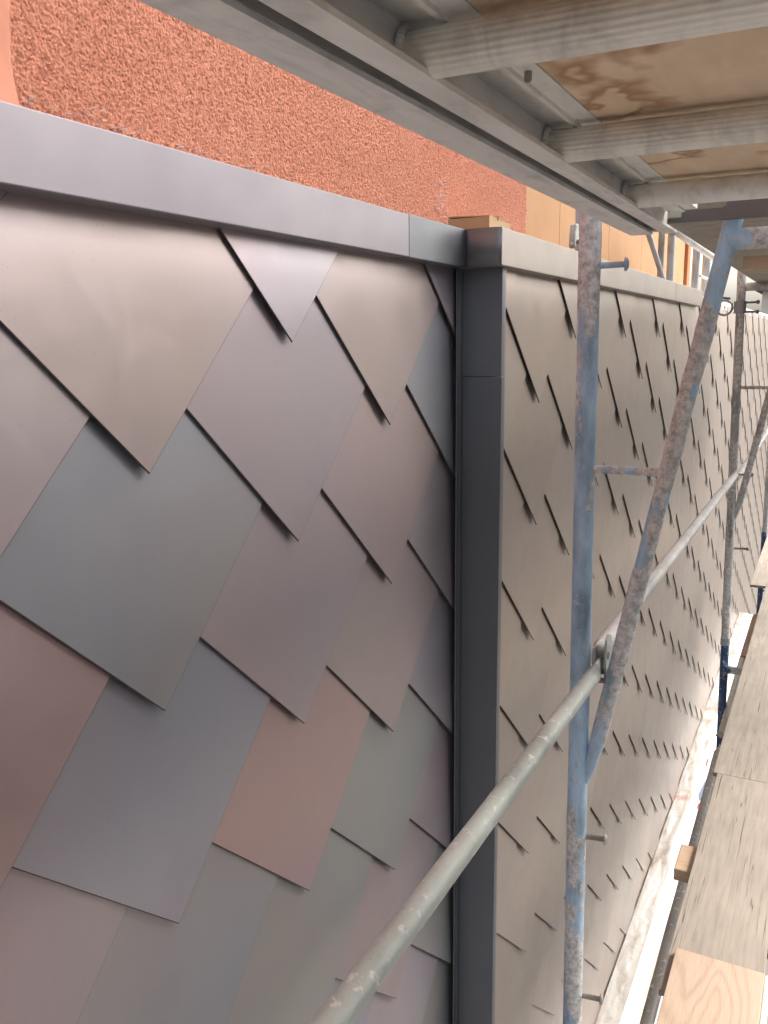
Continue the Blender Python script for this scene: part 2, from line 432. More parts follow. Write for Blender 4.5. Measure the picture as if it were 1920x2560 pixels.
YL, YR = 1.0, .8776
CT, CBZ = .302, .2005           # coping top / bottom
ZB = -3.70
XC = 2.441                      # the corner (return face)
wl = empty('tiled_wall', (0, 1.06, GZ), 'set-back metal wall of large mottled mauve and grey diamond tiles below red stucco', 'wall')
b = MB().box(-3.2, XC+.2, 1.036, 1.30, GZ, CT-.02); b.build('backing', M_BACK, wl)
tile_wall(wl, 1.0852, -.004, 1, YL, -3.2, XC-.012, .27, lambda x: ZB, M_TILE_A)
JX = onY(1010, 545, .962).x
b = MB().box(-3.2, JX+.03, .9625, 1.079, CBZ, CT); o = b.build('coping', M_COPING, wl, bevel=.0022, seg=2); o['label'] = 'long lavender grey metal coping below the red stucco'
b = MB().box(-3.2, XC-.01, .998, 1.024, ZB-.05, ZB+.02); b.build('base_trim', M_TRIM, wl)

wr = empty('tiled_wall', (6, 1.06, GZ), 'long projecting metal wall of beige diamond tiles running behind the scaffold', 'wall')
XE = 26.0
b = MB().box(XC+.012, XE, YR+.036, 1.30, GZ, CBZ+.06); b.build('backing', M_BACK, wr)
zb_r = lambda x: ZB if x < 12.25 else -5.2
vx, vz = onY(1868, 850, YR).x, onY(1868, 850, YR).z
sk = set()
cc = round((vx-2.8528)/CW); rrow = round((-.2167-vz)/CH)
tile_wall(wr, 2.8528, -.2167, 0, YR, XC+.006, XE, .255, zb_r, M_TILE_B)
# coping of the projecting wall: corner piece, two lengths, then bare membrane
CX = 2.373
cp = MB()
cp.box(JX+.028, CX+.02, .9612, 1.079, CBZ-.0012, CT+.0012)
o = cp.build('coping_corner', M_TRIM, wr, bevel=.002, seg=2); o['label'] = 'coping corner piece, coloured dark blue-grey for its reflections'
# bowed return of the corner
ret = []
for i in range(9):
    t = i/8; yy = .9605*(1-t)+.8500*t; bow = .0045*math.sin(math.pi*t)
    ret.append((CX-bow+.0005, yy))
mb = MB()
nn = len(ret)
vs = [(x, y, CBZ-.001-.002*math.sin(math.pi*i/8)) for i, (x, y) in enumerate(ret)]+[(x+.0, y, CT+.001) for x, y in ret]
vs += [(x+.03, y, CBZ-.001) for x, y in ret]+[(x+.03, y, CT+.001) for x, y in ret]
fs = []
for i in range(nn-1):
    fs += [(i+1, i, nn+i, nn+i+1), (2*nn+i, 2*nn+i+1, 3*nn+i+1, 3*nn+i), (i, i+1, 2*nn+i+1, 2*nn+i), (nn+i+1, nn+i, 3*nn+i, 3*nn+i+1)]
fs += [(0, 2*nn, 3*nn, nn), (nn-1, 2*nn-1, 4*nn-1, 3*nn-1)]
mb.add(vs, fs, True); o = mb.build('coping_return', M_TRIM, wr)
JR = 5.35; ER = onY(1757, 750, .85).x
b = MB().box(CX+.001, JR, .8492, 1.33, CBZ-.0005, CT); b.build('coping', M_COPING_B, wr, bevel=.002, seg=2)
b = MB().box(JR+.002, ER, .8485, 1.33, CBZ-.001, CT+.001); b.build('coping', M_COPING_B, wr, bevel=.002, seg=2)
b = MB().box(ER+.01, XE, YR+.012, 1.33, CBZ+.015, CT-.02); b.build('membrane_strip', M_WHITE, wr)
# folded corner trim: upper and lower length
ZJ = onY(1200, 942, .93).z
def trim(z0, z1, pr):
    p = MB()
    p.box(XC-.051-pr, XC-.0, .9900-pr, .9925-pr*.3, z0, z1)          # flange on the set-back wall
    p.box(XC-.002-pr, XC+.018, .8690-pr, .9935, z0, z1)             # return face
    return p.build('corner_trim', M_TRIM, wr, bevel=.0012, seg=2)
trim(ZJ, CBZ+.01, 0.0); trim(ZB-.03, ZJ-.0015, .0022)
b = MB().box(XC-.0335, XC-.0305, .9868, .9894, ZB, ZJ); b.build('trim_fold', M_COPING, wr)
b = MB().box(XC-.0315, XC-.0285, .9885, .9912, ZJ, CBZ); b.build('trim_fold', M_COPING, wr)
b = MB().box(XC+.0182, XC+.034, .8705, .8730, ZJ, CBZ+.01); b.build('trim_flange', M_COPING, wr)
b = MB().box(XC+.0182, XC+.032, .8690, .8730, ZB-.03, ZJ-.0015); b.build('trim_flange', M_COPING, wr)

# ------------------------------------------------------------------ stucco wall above the coping
sw = empty('stucco_wall', (1.0, 1.2, GZ), 'rough terracotta pebble-dash wall rising above the metal coping', 'wall')
SXE = onY(1311, 500, 1.10).x
b = MB().box(-3.2, SXE-.004, 1.106, 1.34, CT-.2, 3.6); b.build('masonry', M_STUCCO, sw)
def stucco_grid(x0, x1, z0, z1, d):
    nx, nz = int((x1-x0)/d)+1, int((z1-z0)/d)+1
    rs = np.random.RandomState(3)
    def smooth(a, k):
        for _ in range(k):
            a = (a+np.roll(a, 1, 0)+np.roll(a, -1, 0)+np.roll(a, 1, 1)+np.roll(a, -1, 1))/5
        return a/a.std()
    h = .8*smooth(rs.randn(nz, nx), 0)+.75*smooth(rs.randn(nz, nx), 1)+.3*smooth(rs.randn(nz, nx), 4)
    h = np.clip(h, -2.6, .7)
    X, Zz = np.meshgrid(np.linspace(x0, x1, nx), np.linspace(z0, z1, nz))
    e = np.random.RandomState(8).randn(nz).cumsum()*.0012
    X[:, -1] += e; X[:, -2] += e
    co = np.stack([X, 1.094-h*.0012, Zz], -1).reshape(-1, 3)
    i = np.arange(nz-1)[:, None]*nx+np.arange(nx-1)[None, :]
    q = np.stack([i, i+1, i+nx+1, i+nx], -1).reshape(-1, 4)
    me = bpy.data.meshes.new('stucco_coat'); me.vertices.add(len(co)); me.vertices.foreach_set('co', (co-np.array([1.0, 1.2, GZ])).ravel())
    me.loops.add(q.size); me.loops.foreach_set('vertex_index', q.ravel().astype(np.int32))
    me.polygons.add(len(q)); me.polygons.foreach_set('loop_start', np.arange(0, q.size, 4, dtype=np.int32)); me.polygons.foreach_set('loop_total', np.full(len(q), 4, np.int32))
    me.update(); me.validate()
    return me
o = link('stucco_coat', stucco_grid(.955, SXE, CT-.03, .62, .0017), M_STUCCO, sw)
b = MB().box(SXE-.02, SXE-.003, 1.096, 1.11, CT-.03, .8); b.build('stucco_edge', M_STUCCO, sw)
# smooth render band at the near end, with a wavering edge
sec0, sec1 = [], []
mb = MB(); n = 26; L0 = []
for i in range(n):
    z = CT-.02+i*.024; w = .950+.012*noise.noise(Vector((3.3, 0, z*9)))
    L0.append((w, z))
vs = [(.2, 1.086, z) for w, z in L0]+[(w-.004, 1.086, z) for w, z in L0]+[(w+.022, 1.099, z) for w, z in L0]
fs = []
for i in range(n-1):
    fs += [(i, n+i, n+i+1, i+1), (n+i, 2*n+i, 2*n+i+1, n+i+1)]
mb.add(vs, fs, True); o = mb.build('smooth_band', M_SMOOTH, sw); o['label'] = 'smooth peach render band'
# white plaster flecks
fl = MB(); rf = random.Random(12)
def fleck(x, z, r):
    r *= .7
    p = [Vector((x+r*math.cos(a)*rf.uniform(.6, 1.3), 1.0885, z+r*math.sin(a)*rf.uniform(.6, 1.5))) for a in np.linspace(0, 6.28, 7)[:-1]]
    c = Vector((x, 1.0855-r*.3, z)); k = [Vector((q.x, 1.098, q.z)) for q in p]
    vs = p+k+[c]; fs = [(i, (i+1) % 6, 12) for i in range(6)]+[((i+1) % 6, i, 6+i, 6+(i+1) % 6) for i in range(6)]
    fl.add(vs, fs)
for k in range(46):
    u = rf.uniform(60, 680); v = 247+.285*u-rf.expovariate(1/14.0)-6
    p = onY(u, v, 1.09); fleck(p.x, max(p.z, CT+.004), rf.uniform(.0009, .0023))
for k in range(34):
    u = rf.gauss(1106, 10); v = rf.uniform(440, 570); p = onY(u, v, 1.09); fleck(p.x, p.z, rf.uniform(.0012, .0036))
for k in range(22):
    p = onY(rf.uniform(700, 1250), rf.uniform(380, 560), 1.09); fleck(p.x, max(p.z, CT+.004), rf.uniform(.0008, .0018))
tag(fl.build('plaster_flecks', M_FLECK, sw), kind='stuff')

# orange boarded wall further along
ow = empty('boarded_wall', (6, 1.4, GZ), 'smooth orange facade boards with thin joints beyond the stucco edge', 'wall')
YO = 1.34
xs = [SXE*YO/1.10-.35]+[onY(u, 560, YO).x for u in (1399, 1524, 1607, 1668)]+[onY(1712, 640, YO).x]
for i in range(len(xs)-1):
    b = MB().box(xs[i]+.002, xs[i+1]-.002, YO, YO+.03, CT-.25, 2.6); b.build('facade_board', M_ORANGE, ow, bevel=.002)
b = MB().box(xs[0], xs[-1]+.16, YO+.031, YO+.5, GZ, 2.6); b.build('masonry', M_BACK, ow)
b = MB().box(xs[-1]+.003, xs[-1]+.16, YO-.03, YO+.029, CT-.25, 2.6); b.build('edge_board', mat_plain('burnt_orange_board', (.42, .16, .06)), ow, bevel=.004)

# ------------------------------------------------------------------ cardboard box on the coping corner
bx = empty('cardboard_box', (2.60, .98, CT), 'small plain cardboard box sitting on the coping above the wall corner', 'box')
x0, y0, x1, y1, zt = 2.475, .925, 2.66, 1.055, CT+.0455
w = .003
mb = MB(); mb.box(x0, x1, y0, y0+w, CT+.0015, zt).box(x0, x1, y1-w, y1, CT+.0015, zt).box(x0, x0+w, y0+w, y1-w, CT+.0015, zt).box(x1-w, x1, y0+w, y1-w, CT+.0015, zt).box(x0+w, x1-w, y0+w, y1-w, CT+.0015, CT+.004)
mb.build('carton', M_CARD, bx)
mb = MB(); mb.add([(x0, y0, zt), (x1, y0, zt-.002), (x1, y1, zt+.001), (x0, y1, zt+.004), (x0, y0, zt+.003), (x1, y0, zt+.001), (x1, y1, zt+.004), (x0, y1, zt+.007)], [(3,2,1,0),(4,5,6,7),(0,1,5,4),(1,2,6,5),(2,3,7,6),(3,0,4,7)])
mb.build('lid', M_CARD, bx)
mb = MB(); mb.tube([(x0+.05, y0-.001, zt+.004), (x0+.055, y0-.004, zt+.009), (x0+.065, y0-.004, zt+.006), (x0+.07, y0-.001, zt-.004)], .0018, 6); mb.build('lid_tab', M_CARD, bx)

# ------------------------------------------------------------------ scaffold frames
def crust_fn(seed, bias, amp=.0016):
    def f(p):
        q = Vector((p.x+seed*7.1, p.y+seed*3.3, p.z))
        n = noise.fractal(Vector((q.x*22, q.y*22, q.z*6.5)), .9, 2.1, 4)
        bz = bias(p.z) if callable(bias) else bias
        mk = min(1.0, max(0.0, .47+n*.75+bz*.75))
        fine = noise.noise(q*120)*.5+noise.noise(q*55)
        return (amp*max(0, mk-.45)*(1.0+fine*.9), mk)
    return f
def stud(mb, p, d, length=.052, r=.0062, head=.0125):
    p = Vector(p); d = Vector(d).normalized()
    mb.tube([p, p+d*length*.85, p+d*length*.86, p+d*length*.93, p+d*length], [r, r*.95, head, head, head*.55], 12)
ZF0, ZF1 = -1.66, .262
RT = .0213
def frame(X, ytop, ybot, label, group, mats, seeds, studz, top=True, z0=ZF0, z1=ZF1, fine=True, hz=0.0):
    ly = lambda z: ybot+(ytop-ybot)*(z-ZF0)/(ZF1-ZF0)
    fr = empty('scaffold_bent', (X, ly(z0), z0), label, 'scaffold frame', group)
    st, seg = (.009, 22) if fine else (.05, 14)
    c0 = crust_fn(seeds[0], mats[1]) if fine else None
    W = 1.52
    mb = MB(); mb.tube([(X, ly(z0)+.0, z0), (X, ly(z1+.12), z1+.12)], RT, seg, step=st, rough=c0); mb.build('standard', mats[0], fr)
    mb = MB(); mb.tube([(X, ly(z0)-W, z0), (X, ly(z1+.12)-W, z1+.12)], RT, 14, step=.2); mb.build('standard', mats[0], fr)
    c1 = crust_fn(seeds[1], .12) if fine else None
    mb = MB(); mb.tube([(X, ly(z1)-RT*.8, z1-.022+hz), (X, ly(z1)-W+RT*.8, z1-.022+hz)], .0208, seg, step=.03 if fine else None, rough=c1); mb.build('header', mats[2], fr)
    # arch: leg - slope - horizontal - slope - leg
    zs, zt = z0+.70, z1-.105
    yy = lambda z: ly(z)
    ya, za, yt, zt2 = ly(zs)-.040, zs+.10, ly(zt)-.262, z1-.048
    a = [(X, ly(zs)-.018, zs), (X, ya, za), (X, yt, zt2)]
    c2 = crust_fn(seeds[2], mats[3] if len(mats) > 3 else .2, .0028) if fine else None
    for q in (a, [(x, 2*ly(z)-W-y, z) for x, y, z in a]):
        mb = MB(); mb.tube(q, [.008, .0168, .0168], seg, step=.010 if fine else .1, rough=c2, hint=(1, 0, 0)); mb.build('arch_leg', mats[2], fr)
    mb = MB(); mb.tube([(X, yt+.012, zt+.015), (X, yt-.05, zt+.015), (X, 2*ly(zt)-W-yt-.012, zt+.015)], .0185, seg, step=.012 if fine else None, rough=crust_fn(seeds[2]+2, lambda z: .3, .002) if fine else None, hint=(1, 0, 0)); mb.build('arch_bar', mats[2], fr)
    zt2b = zt2
    zk = z0+1.395; yk = ya+(yt-ya)*(zk-za)/(zt2-za)
    mb = MB(); mb.tube([(X, ly(zk)-.015, zk), (X, yk+.012, zk)], .0085, 12, step=.01 if fine else None, rough=crust_fn(seeds[2]+4, .25, .001) if fine else None); mb.build('tie', mats[2], fr)
    mb = MB(); mb.tube([(X, ly(zk)-W+.015, zk), (X, 2*ly(zk)-W-yk-.012, zk)], .0085, 10); mb.build('tie', mats[2], fr)
    for z, L, h in studz:
        mb = MB(); stud(mb, (X+.002, ly(z)-RT*.8, z), (0.12, -1, .02), L, .0062, h); mb.build('lock_pin', M_PIN if z < 0 else mats[2], fr)
    mb = MB(); mb.tube([(X, ly(z0), z0-.004), (X, ly(z0), z0+.035)], RT+.0035, 18); mb.build('collar', mats[0], fr)
    return fr
def bias1(z):
    k = [(.4, .25), (.05, .30), (-.04, -.02), (-.10, -.42), (-.22, -.30), (-.32, -.02), (-.42, -.30), (-.6, -.22), (-.8, -.42), (-1.0, -.02), (-1.15, -.08), (-1.3, .02), (-1.45, .32), (-2, .4)]
    for (za, ba), (zb_, bb) in zip(k, k[1:]):
        if zb_ <= z <= za: return bb+(ba-bb)*(z-zb_)/(za-zb_)
    return .2
def bias1s(z):
    k = [(.4, .1), (.15, -.35), (.06, -.2), (.03, .30), (-.08, .38), (-.10, -.25), (-.16, .25), (-.33, .15), (-.4, .3), (-.44, -.4), (-.48, .3), (-.6, .34), (-.74, .3), (-.80, -.05), (-.97, -.2), (-2, 0)]
    for (za, ba), (zb_, bb) in zip(k, k[1:]):
        if zb_ <= z <= za: return bb+(ba-bb)*(z-zb_)/(za-zb_)
    return .2
FX = [-1.25, 1.752, 4.85, 7.95]
GR = 'scaffold frames beside the walkway'
frame(FX[1], .446, .424, 'chipped blue scaffold frame with mortar-crusted arch, beside the wall corner', GR, (M_BLUE, bias1, M_BLUE, bias1s), (1, 2, 3), [(.137, .058, .013), (-.722, .05, .012), (-1.094, .05, .0115), (-1.50, .052, .0115)], hz=.034)
frame(FX[2], .452, .412, 'grey mortar-crusted scaffold frame whose leg carries a swivel clamp', GR, (M_GREYFRAME, .28, M_GREYFRAME, .3), (5, 6, 7), [(-.72, .085, .011), (-1.12, .08, .011)])
frame(FX[3], .445, .42, 'far scaffold frame with blue lower leg past the clamped one', GR, (M_GREYFRAME, lambda z: .3 if z > -1.2 else -.4, M_GREYFRAME, .3), (8, 9, 10), [(-.72, .085, .011)])
frame(FX[0], .445, .425, 'blue scaffold frame at the near end of the walkway', GR, (M_BLUE, .05, M_BLUE), (11, 12, 13), [(-.72, .05, .012)], fine=False)
LH = ZF1-ZF0+.002
for i, X in enumerate(FX):
    for k in (1, 2, 3):
        z0 = ZF0-LH*k
        if k == 3: z0 = GZ+.14
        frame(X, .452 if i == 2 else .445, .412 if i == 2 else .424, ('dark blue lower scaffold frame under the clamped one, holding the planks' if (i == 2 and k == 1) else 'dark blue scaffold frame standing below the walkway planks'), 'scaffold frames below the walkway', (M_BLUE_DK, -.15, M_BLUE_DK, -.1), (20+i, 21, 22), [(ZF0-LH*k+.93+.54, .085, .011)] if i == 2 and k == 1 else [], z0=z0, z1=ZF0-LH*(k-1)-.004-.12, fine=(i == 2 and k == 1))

for i, X in enumerate(FX):  # unseen upper lift, added to keep the sun off coping and stucco
    frame(X, .445, .445, 'unseen blue scaffold frame added above the overhead deck to carry the shade planks', 'added scaffold frames above the overhead deck', (M_BLUE, .05, M_BLUE), (31, 32, 33), [], z0=ZF1+.125, z1=ZF1+LH+.12, fine=False)
for i in range(3):  # planks out of view, added to block sun from above
    for j in range(2):
        b = MB().box(FX[i]+.004, FX[i+1]-.004, -1.10+j*.50, -.605+j*.50, ZF1+LH+.125, ZF1+LH+.165)
        tag(b.build('shade_plank', M_PLYGREY, None, org=(FX[i], -1.1+j*.5, ZF1+LH+.125)), 'unseen wide grey plank added above the overhead deck for shade', 'plank', 'added shade planks of the top lift')

# ------------------------------------------------------------------ inner guard rails
def flat_end(p0, p1, r=RT, f0=True, f1=True, fl=.075):
    p0, p1 = Vector(p0), Vector(p1); d = (p1-p0).normalized(); P, Q = [], []
    if f0: P += [p0, p0+d*.03, p0+d*fl]; Q += [(.021, .0045), (.023, .005), (r, r)]
    else: P += [p0]; Q += [(r, r)]
    if f1: P += [p1-d*fl, p1-d*.03, p1]; Q += [(r, r), (.023, .005), (.021, .0045)]
    else: P += [p1]; Q += [(r, r)]
    return P, Q
pin = Vector((1.765, .402, -.70))
def rail(p0, p1, label, mat, seed, r=.0176, f0=True, f1=True, group='guard rail tubes along the wall side', name='guard_rail'):
    e = empty(name, p0, label, 'guard rail', group)
    P, Q = flat_end(p0, p1, r, f0, f1)
    mb = MB(); mb.tube(P, Q, 24, hint=(0, 0, 1), step=.02, rough=lambda p: (.0004*noise.noise(p*60+Vector((seed, 0, 0))), 0.0)); mb.build('tube', mat, e)
    return e
A1 = onY(960, 2379, .395); A0 = A1+(A1-pin).normalized()*2.3
ra = rail(A0, (pin.x+.012, .396, pin.z+.006), 'grey galvanised guard rail crossing in front of the dark corner trim', M_GALV, 1, r=.0166)
B1 = onY(1853, 1165, .415)
rb = rail((pin.x-.012, .408, pin.z+.030), (FX[2]-.03, .412, B1.z), 'white-splattered guard rail between the blue frame and the clamped frame', M_GALV_W, 2)
rc = rail((FX[2]+.02, .408, B1.z-.03), (FX[3]-.03, .41, B1.z+.01), 'guard rail past the clamped scaffold frame', M_GALV_W, 3)
# drop lock holding the rail on the pin
lk = empty('rail_lock', pin, 'small pivoting steel lock tab pinning the rail ends to the blue frame', 'rail lock')
mb = MB()
for yy, a in ((.386, 0),):
    prof = [(-.018, .045), (-.004, .052), (.012, .045), (.020, .02), (.018, -.02), (.012, -.075), (-.004, -.085), (-.010, -.07), (-.014, -.02), (-.022, .01)]
    f = [Vector((pin.x+.020+px*1.35, yy-.004, pin.z+.012+pz*1.25)) for px, pz in prof]; bk = [Vector((q.x, q.y+.005, q.z)) for q in f]
    n = len(prof); mb.add(f+bk, [tuple(range(n)), tuple(range(2*n-1, n-1, -1))]+[((i+1) % n, i, n+i, n+(i+1) % n) for i in range(n)])
mb.build('tab', M_GALV, lk, bevel=.0012)
mb = MB(); mb.tube([(pin.x+.012, .41, pin.z+.03), (pin.x+.012, .384, pin.z+.03), (pin.x+.012, .380, pin.z+.03)], [.011, .011, .008], 12); mb.build('rivet', M_GALV_D, lk)
mb = MB(); stud(mb, (pin.x+.02, .40, pin.z-.012), (.1, -1, 0), .05, .0065, .011); mb.build('pin', M_RUST, lk)

# swivel clamp on frame 2
cl = empty('swivel_clamp', (FX[2], .452, .135), 'open ring scaffold clamp bolted to the clamped frame leg', 'clamp')
cz = onY(1850, 768, .45).z
mb = MB(); mb.tube([(FX[2], .452, cz-.03), (FX[2], .452, cz+.03)], .030, 20); mb.build('collar', M_GREYFRAME, cl)
ring = [(FX[2]+.0+.0*math.cos(a), .525+.037*math.cos(a), cz+.037*math.sin(a)) for a in np.linspace(0, 2*math.pi, 25)]
mb = MB(); mb.tube(ring, [(.006, .016)]*25, 10, caps=False, hint=(0, 1, 0)); mb.build('ring', M_GREYFRAME, cl)
for dz in (.022, -.022):
    mb = MB(); mb.tube([(FX[2], .455, cz+dz), (FX[2], .36, cz+dz*1.1)], .0055, 8); mb.tube([(FX[2], .375, cz+dz*1.1), (FX[2], .362, cz+dz*1.1)], .010, 6); mb.build('bolt', M_GALV_D, cl)
mb = MB(); mb.tube([(FX[2], .50, cz+.045), (FX[2], .60, cz+.06)], .006, 8); mb.build('bolt', M_GALV_D, cl)

# ------------------------------------------------------------------ overhead aluminium deck
dk = empty('overhead_deck', (.2, .0, .18), 'aluminium scaffold deck with ribbed rungs and stained plywood seen from below', 'scaffold deck')
DX0, DX1 = -1.30, 1.665
def extrude(mb, prof, x0, x1, s, yc):
    a = [Vector((x0, yc+s*p, z)) for p, z in prof]; b2 = [Vector((x1, yc+s*p, z)) for p, z in prof]; n = len(prof)
    fs = [((i+1) % n, i, n+i, n+(i+1) % n) for i in range(n)]
    if s < 0: fs = [q[::-1] for q in fs]
    mb.add(a+b2, fs)
    mb.add(a, [tuple(range(n))]); mb.add(b2, [tuple(range(n))[::-1]])
# wall-side beam: two bottom flanges with a groove between, set-back web, ledge plate with a rib
prof = [(.0345, .1800), (.0345, .2260), (-.0775, .2260), (-.0775, .2185), (-.0570, .2185), (-.0570, .2145), (-.0520, .2145), (-.0520, .2185), (-.0235, .2185), (-.0235, .1845), (-.0455, .1845), (-.0455, .1800), (-.0215, .1800), (-.0215, .2120), (.0300, .2120), (.0300, .1845), (-.0035, .1845), (-.0035, .1800)]
bm_ = MB(); extrude(bm_, prof, DX0, DX1, 1, .3135); bm_.build('side_beam', M_ALU, dk)
bm_ = MB(); extrude(bm_, prof, DX0, DX1, -1, -.34); bm_.build('side_beam', M_ALU, dk)
bm_ = MB(); bm_.box(DX0, 1.55, -.262, .2355, .2192, .2312); bm_.build('plywood_panel', M_PLYWARM, dk)
for ya, yb in ((.2926, .3432), (-.3697, -.3191)):
    MB().box(DX1-.006, DX1-.002, ya, yb, .1850, .2115).build('end_cap', M_ALU, dk)
def rung(X, r, ribs):
    mb = MB(); n = 96 if ribs else 28; secs = []
    for y in (.2902, .286, -.312, -.3165):
        sec = []
        for j in range(n):
            a = 2*math.pi*j/n
            rr = r
            if ribs: rr = r*(1+.028*math.cos(a*22))
            sec.append(Vector((X+rr*math.cos(a)*1.0, y, .1972+rr*math.sin(a))))
        secs.append(sec)
    mb.loft(secs)
    return mb.build('rung', M_ALU2 if ribs else M_ALU, dk)
RX = [-.68, -.36, -.04, .280, .602, .945]
for X in RX: rung(X, .0165, True)
rung(1.325, .0165, False)
rw = random.Random(4)
for X in RX[2:]+[1.325]:
    mb = MB()
    for k in range(9):
        a = math.pi*(.62+k*.07); c = Vector((X+.0175*math.cos(a), .2875, .1972+.0175*math.sin(a)))
        mb.tube([c+Vector((0, .003, 0)), c, c-Vector((0, .004, 0))], [.001, .0042+rw.uniform(-.0006, .0008), .001], 8)
    mb.build('weld', M_ALU, dk)
for X, y in ((1.06, .2475), (.42, .2475), (.75, .2475)):
    mb = MB(); mb.tube([(X, y, .2190), (X, y, .2115), (X, y, .2100)], [.0032, .0032, .002], 10); mb.build('rivet', M_PIN, dk)
# end channel with slotted hole and hook plate
ch = empty('deck_hook_channel', (1.735, .1, .20), 'dark slotted steel channel across the end of the overhead deck', 'steel channel')
def plate_with_slot(x0, x1, ya, yb, za, zb_, sa, sb, sz0, sz1):
    mb = MB(); n = 6; r = (sz1-sz0)/2
    hole = []
    for k in range(n+1):
        a = -math.pi/2-math.pi*k/n; hole.append((sa+r+r*math.cos(a)*1.0, (sz0+sz1)/2+r*math.sin(a)))
    for k in range(n+1):
        a = math.pi/2-math.pi*k/n; hole.append((sb-r+r*math.cos(a), (sz0+sz1)/2+r*math.sin(a)))
    return hole
S0, S1 = onX(1822, 515, 1.74).y, onX(1698, 525, 1.74).y
hole = plate_with_slot(0, 0, 0, 0, 0, 0, S0, S1, .2235, .2415)
bmx = bmesh.new()
outer = [(-.33, .2035), (.315, .2035), (.315, .2480), (-.33, .2480)]
vo = [bmx.verts.new((0, y, z)) for y, z in outer]; vh = [bmx.verts.new((0, y, z)) for y, z in hole]
eo = [bmx.edges.new((vo[i], vo[(i+1) % 4])) for i in range(4)]; eh = [bmx.edges.new((vh[i], vh[(i+1) % len(vh)])) for i in range(len(vh))]
bmesh.ops.triangle_fill(bmx, edges=eo+eh, use_beauty=True, use_dissolve=False)
g = bmesh.ops.extrude_face_region(bmx, geom=bmx.faces[:]); bmesh.ops.translate(bmx, verts=[v for v in g['geom'] if isinstance(v, bmesh.types.BMVert)], vec=(.004, 0, 0))
bmesh.ops.recalc_face_normals(bmx, faces=bmx.faces)
me = bpy.data.meshes.new('web'); bmx.to_mesh(me); bmx.free()
link('web', me, M_CHANNEL, ch, Vector((1.712, 0, 0))-ch.location)
b = MB().box(1.7165, 1.727, -.33, .315, .2035, .2060); b.build('flange', M_CHANNEL, ch)
hp = MB(); hp.box(1.7075, 1.7115, .268, .318, .2105, .2465); hp.build('hook_plate', M_PLATE, ch, bevel=.003)
mb = MB(); mb.tube([(1.7079, .293, .226), (1.7065, .293, .226)], .0042, 12); mb.build('bolt_hole_disc', M_DARK, ch)  # dark disc on the plate, painted as the shade inside a hole
mb = MB(); mb.box(1.6655, 1.690, .290, .336, .186, .240); mb.box(1.69, 1.7073, .302, .312, .200, .232); mb.build('bracket', M_ALU2, ch, bevel=.001)

# next bay: grey plywood sheets
ZD = .2655
g2 = 'grey plywood sheets overhead'
for i, (xa, xb, ya, yb) in enumerate(((1.80, 3.30, -.30, .385), (3.303, 4.86, -.30, .392), (4.863, 7.95, -.30, .39))):
    b = MB().box(xa, xb, ya, yb, ZD+(i % 2)*.0005, ZD+.018)
    o = b.build('plywood_sheet', M_PLYGREY, None, org=(xa, 0, ZD), bevel=.001)
    tag(o, ['weathered grey plywood sheet overhead just past the dark slotted channel', 'weathered grey plywood sheet overhead reaching the clamped frame', 'far grey plywood sheet overhead beyond the clamped frame'][i], 'plywood', g2)
for i in range(3):  # unseen outer sheets, added so the walkway lies in shade
    b = MB().box(FX[i]+.03, FX[i+1]-.03, -1.06, -.40, ZD, ZD+.018)
    tag(b.build('plywood_sheet', M_PLYGREY, None, org=(FX[i], -.7, ZD)), 'unseen outer plywood sheet added on the street side to shade the walkway', 'plywood', 'added outer overhead plywood sheets')
# timber strip strapped under the arch tube
b = MB().box(1.772, 1.80, -.30, .165, .118, .143)
tag(b.build('timber_batten', M_TIMBER, None, org=(1.786, 0, .118), bevel=.002), 'pale timber batten tied under the arch of the blue frame', 'timber')

# ------------------------------------------------------------------ walkway below
ZP = -1.70
def plank(x0, x1, y0, y1, z, mat, label, name='plank', grp=None):
    b = MB().box(x0, x1, y0, y1, z-.018, z)
    return tag(b.build(name, mat, None, org=((x0+x1)/2, (y0+y1)/2, z), bevel=.0015), label, 'plank', grp)
gp = 'walkway planks'
plank(-1.3, 2.262, .036, .264, ZP+.0195, M_FRESH, 'fresh swirl-grained plywood walkway sheet overlapping the cracked grey one', 'walkway_sheet', gp)
plank(2.10, 3.395, .036, .283, ZP, M_PLANK, 'cracked grey walkway plank next to the fresh plywood sheet', 'walkway_plank', gp)
plank(3.398, 6.3, .022, .300, ZP-.001, M_PLANK, 'cracked grey walkway plank passing the blue lower leg', 'walkway_plank', gp)
plank(6.303, 8.6, .022, .40, ZP-.002, M_PLANK, 'pale far end walkway plank beside the far blue leg', 'walkway_plank', gp)
plank(-1.3, 3.4, -.225, .018, ZP+.001, M_PLANK, 'grey walkway plank on the street side of the metal edge strip', 'walkway_plank', gp)
plank(3.41, 8.6, -.225, .016, ZP+.001, M_PLANK, 'street side grey walkway plank in the far bay', 'walkway_plank', gp)
b = MB().box(-1.3, 2.27, .0195, .0345, ZP-.05, ZP+.010)
tag(b.build('edge_strip', M_ALU, None, org=(.8, .029, ZP), bevel=.002), 'pale metal edge strip between the walkway boards', 'metal strip')
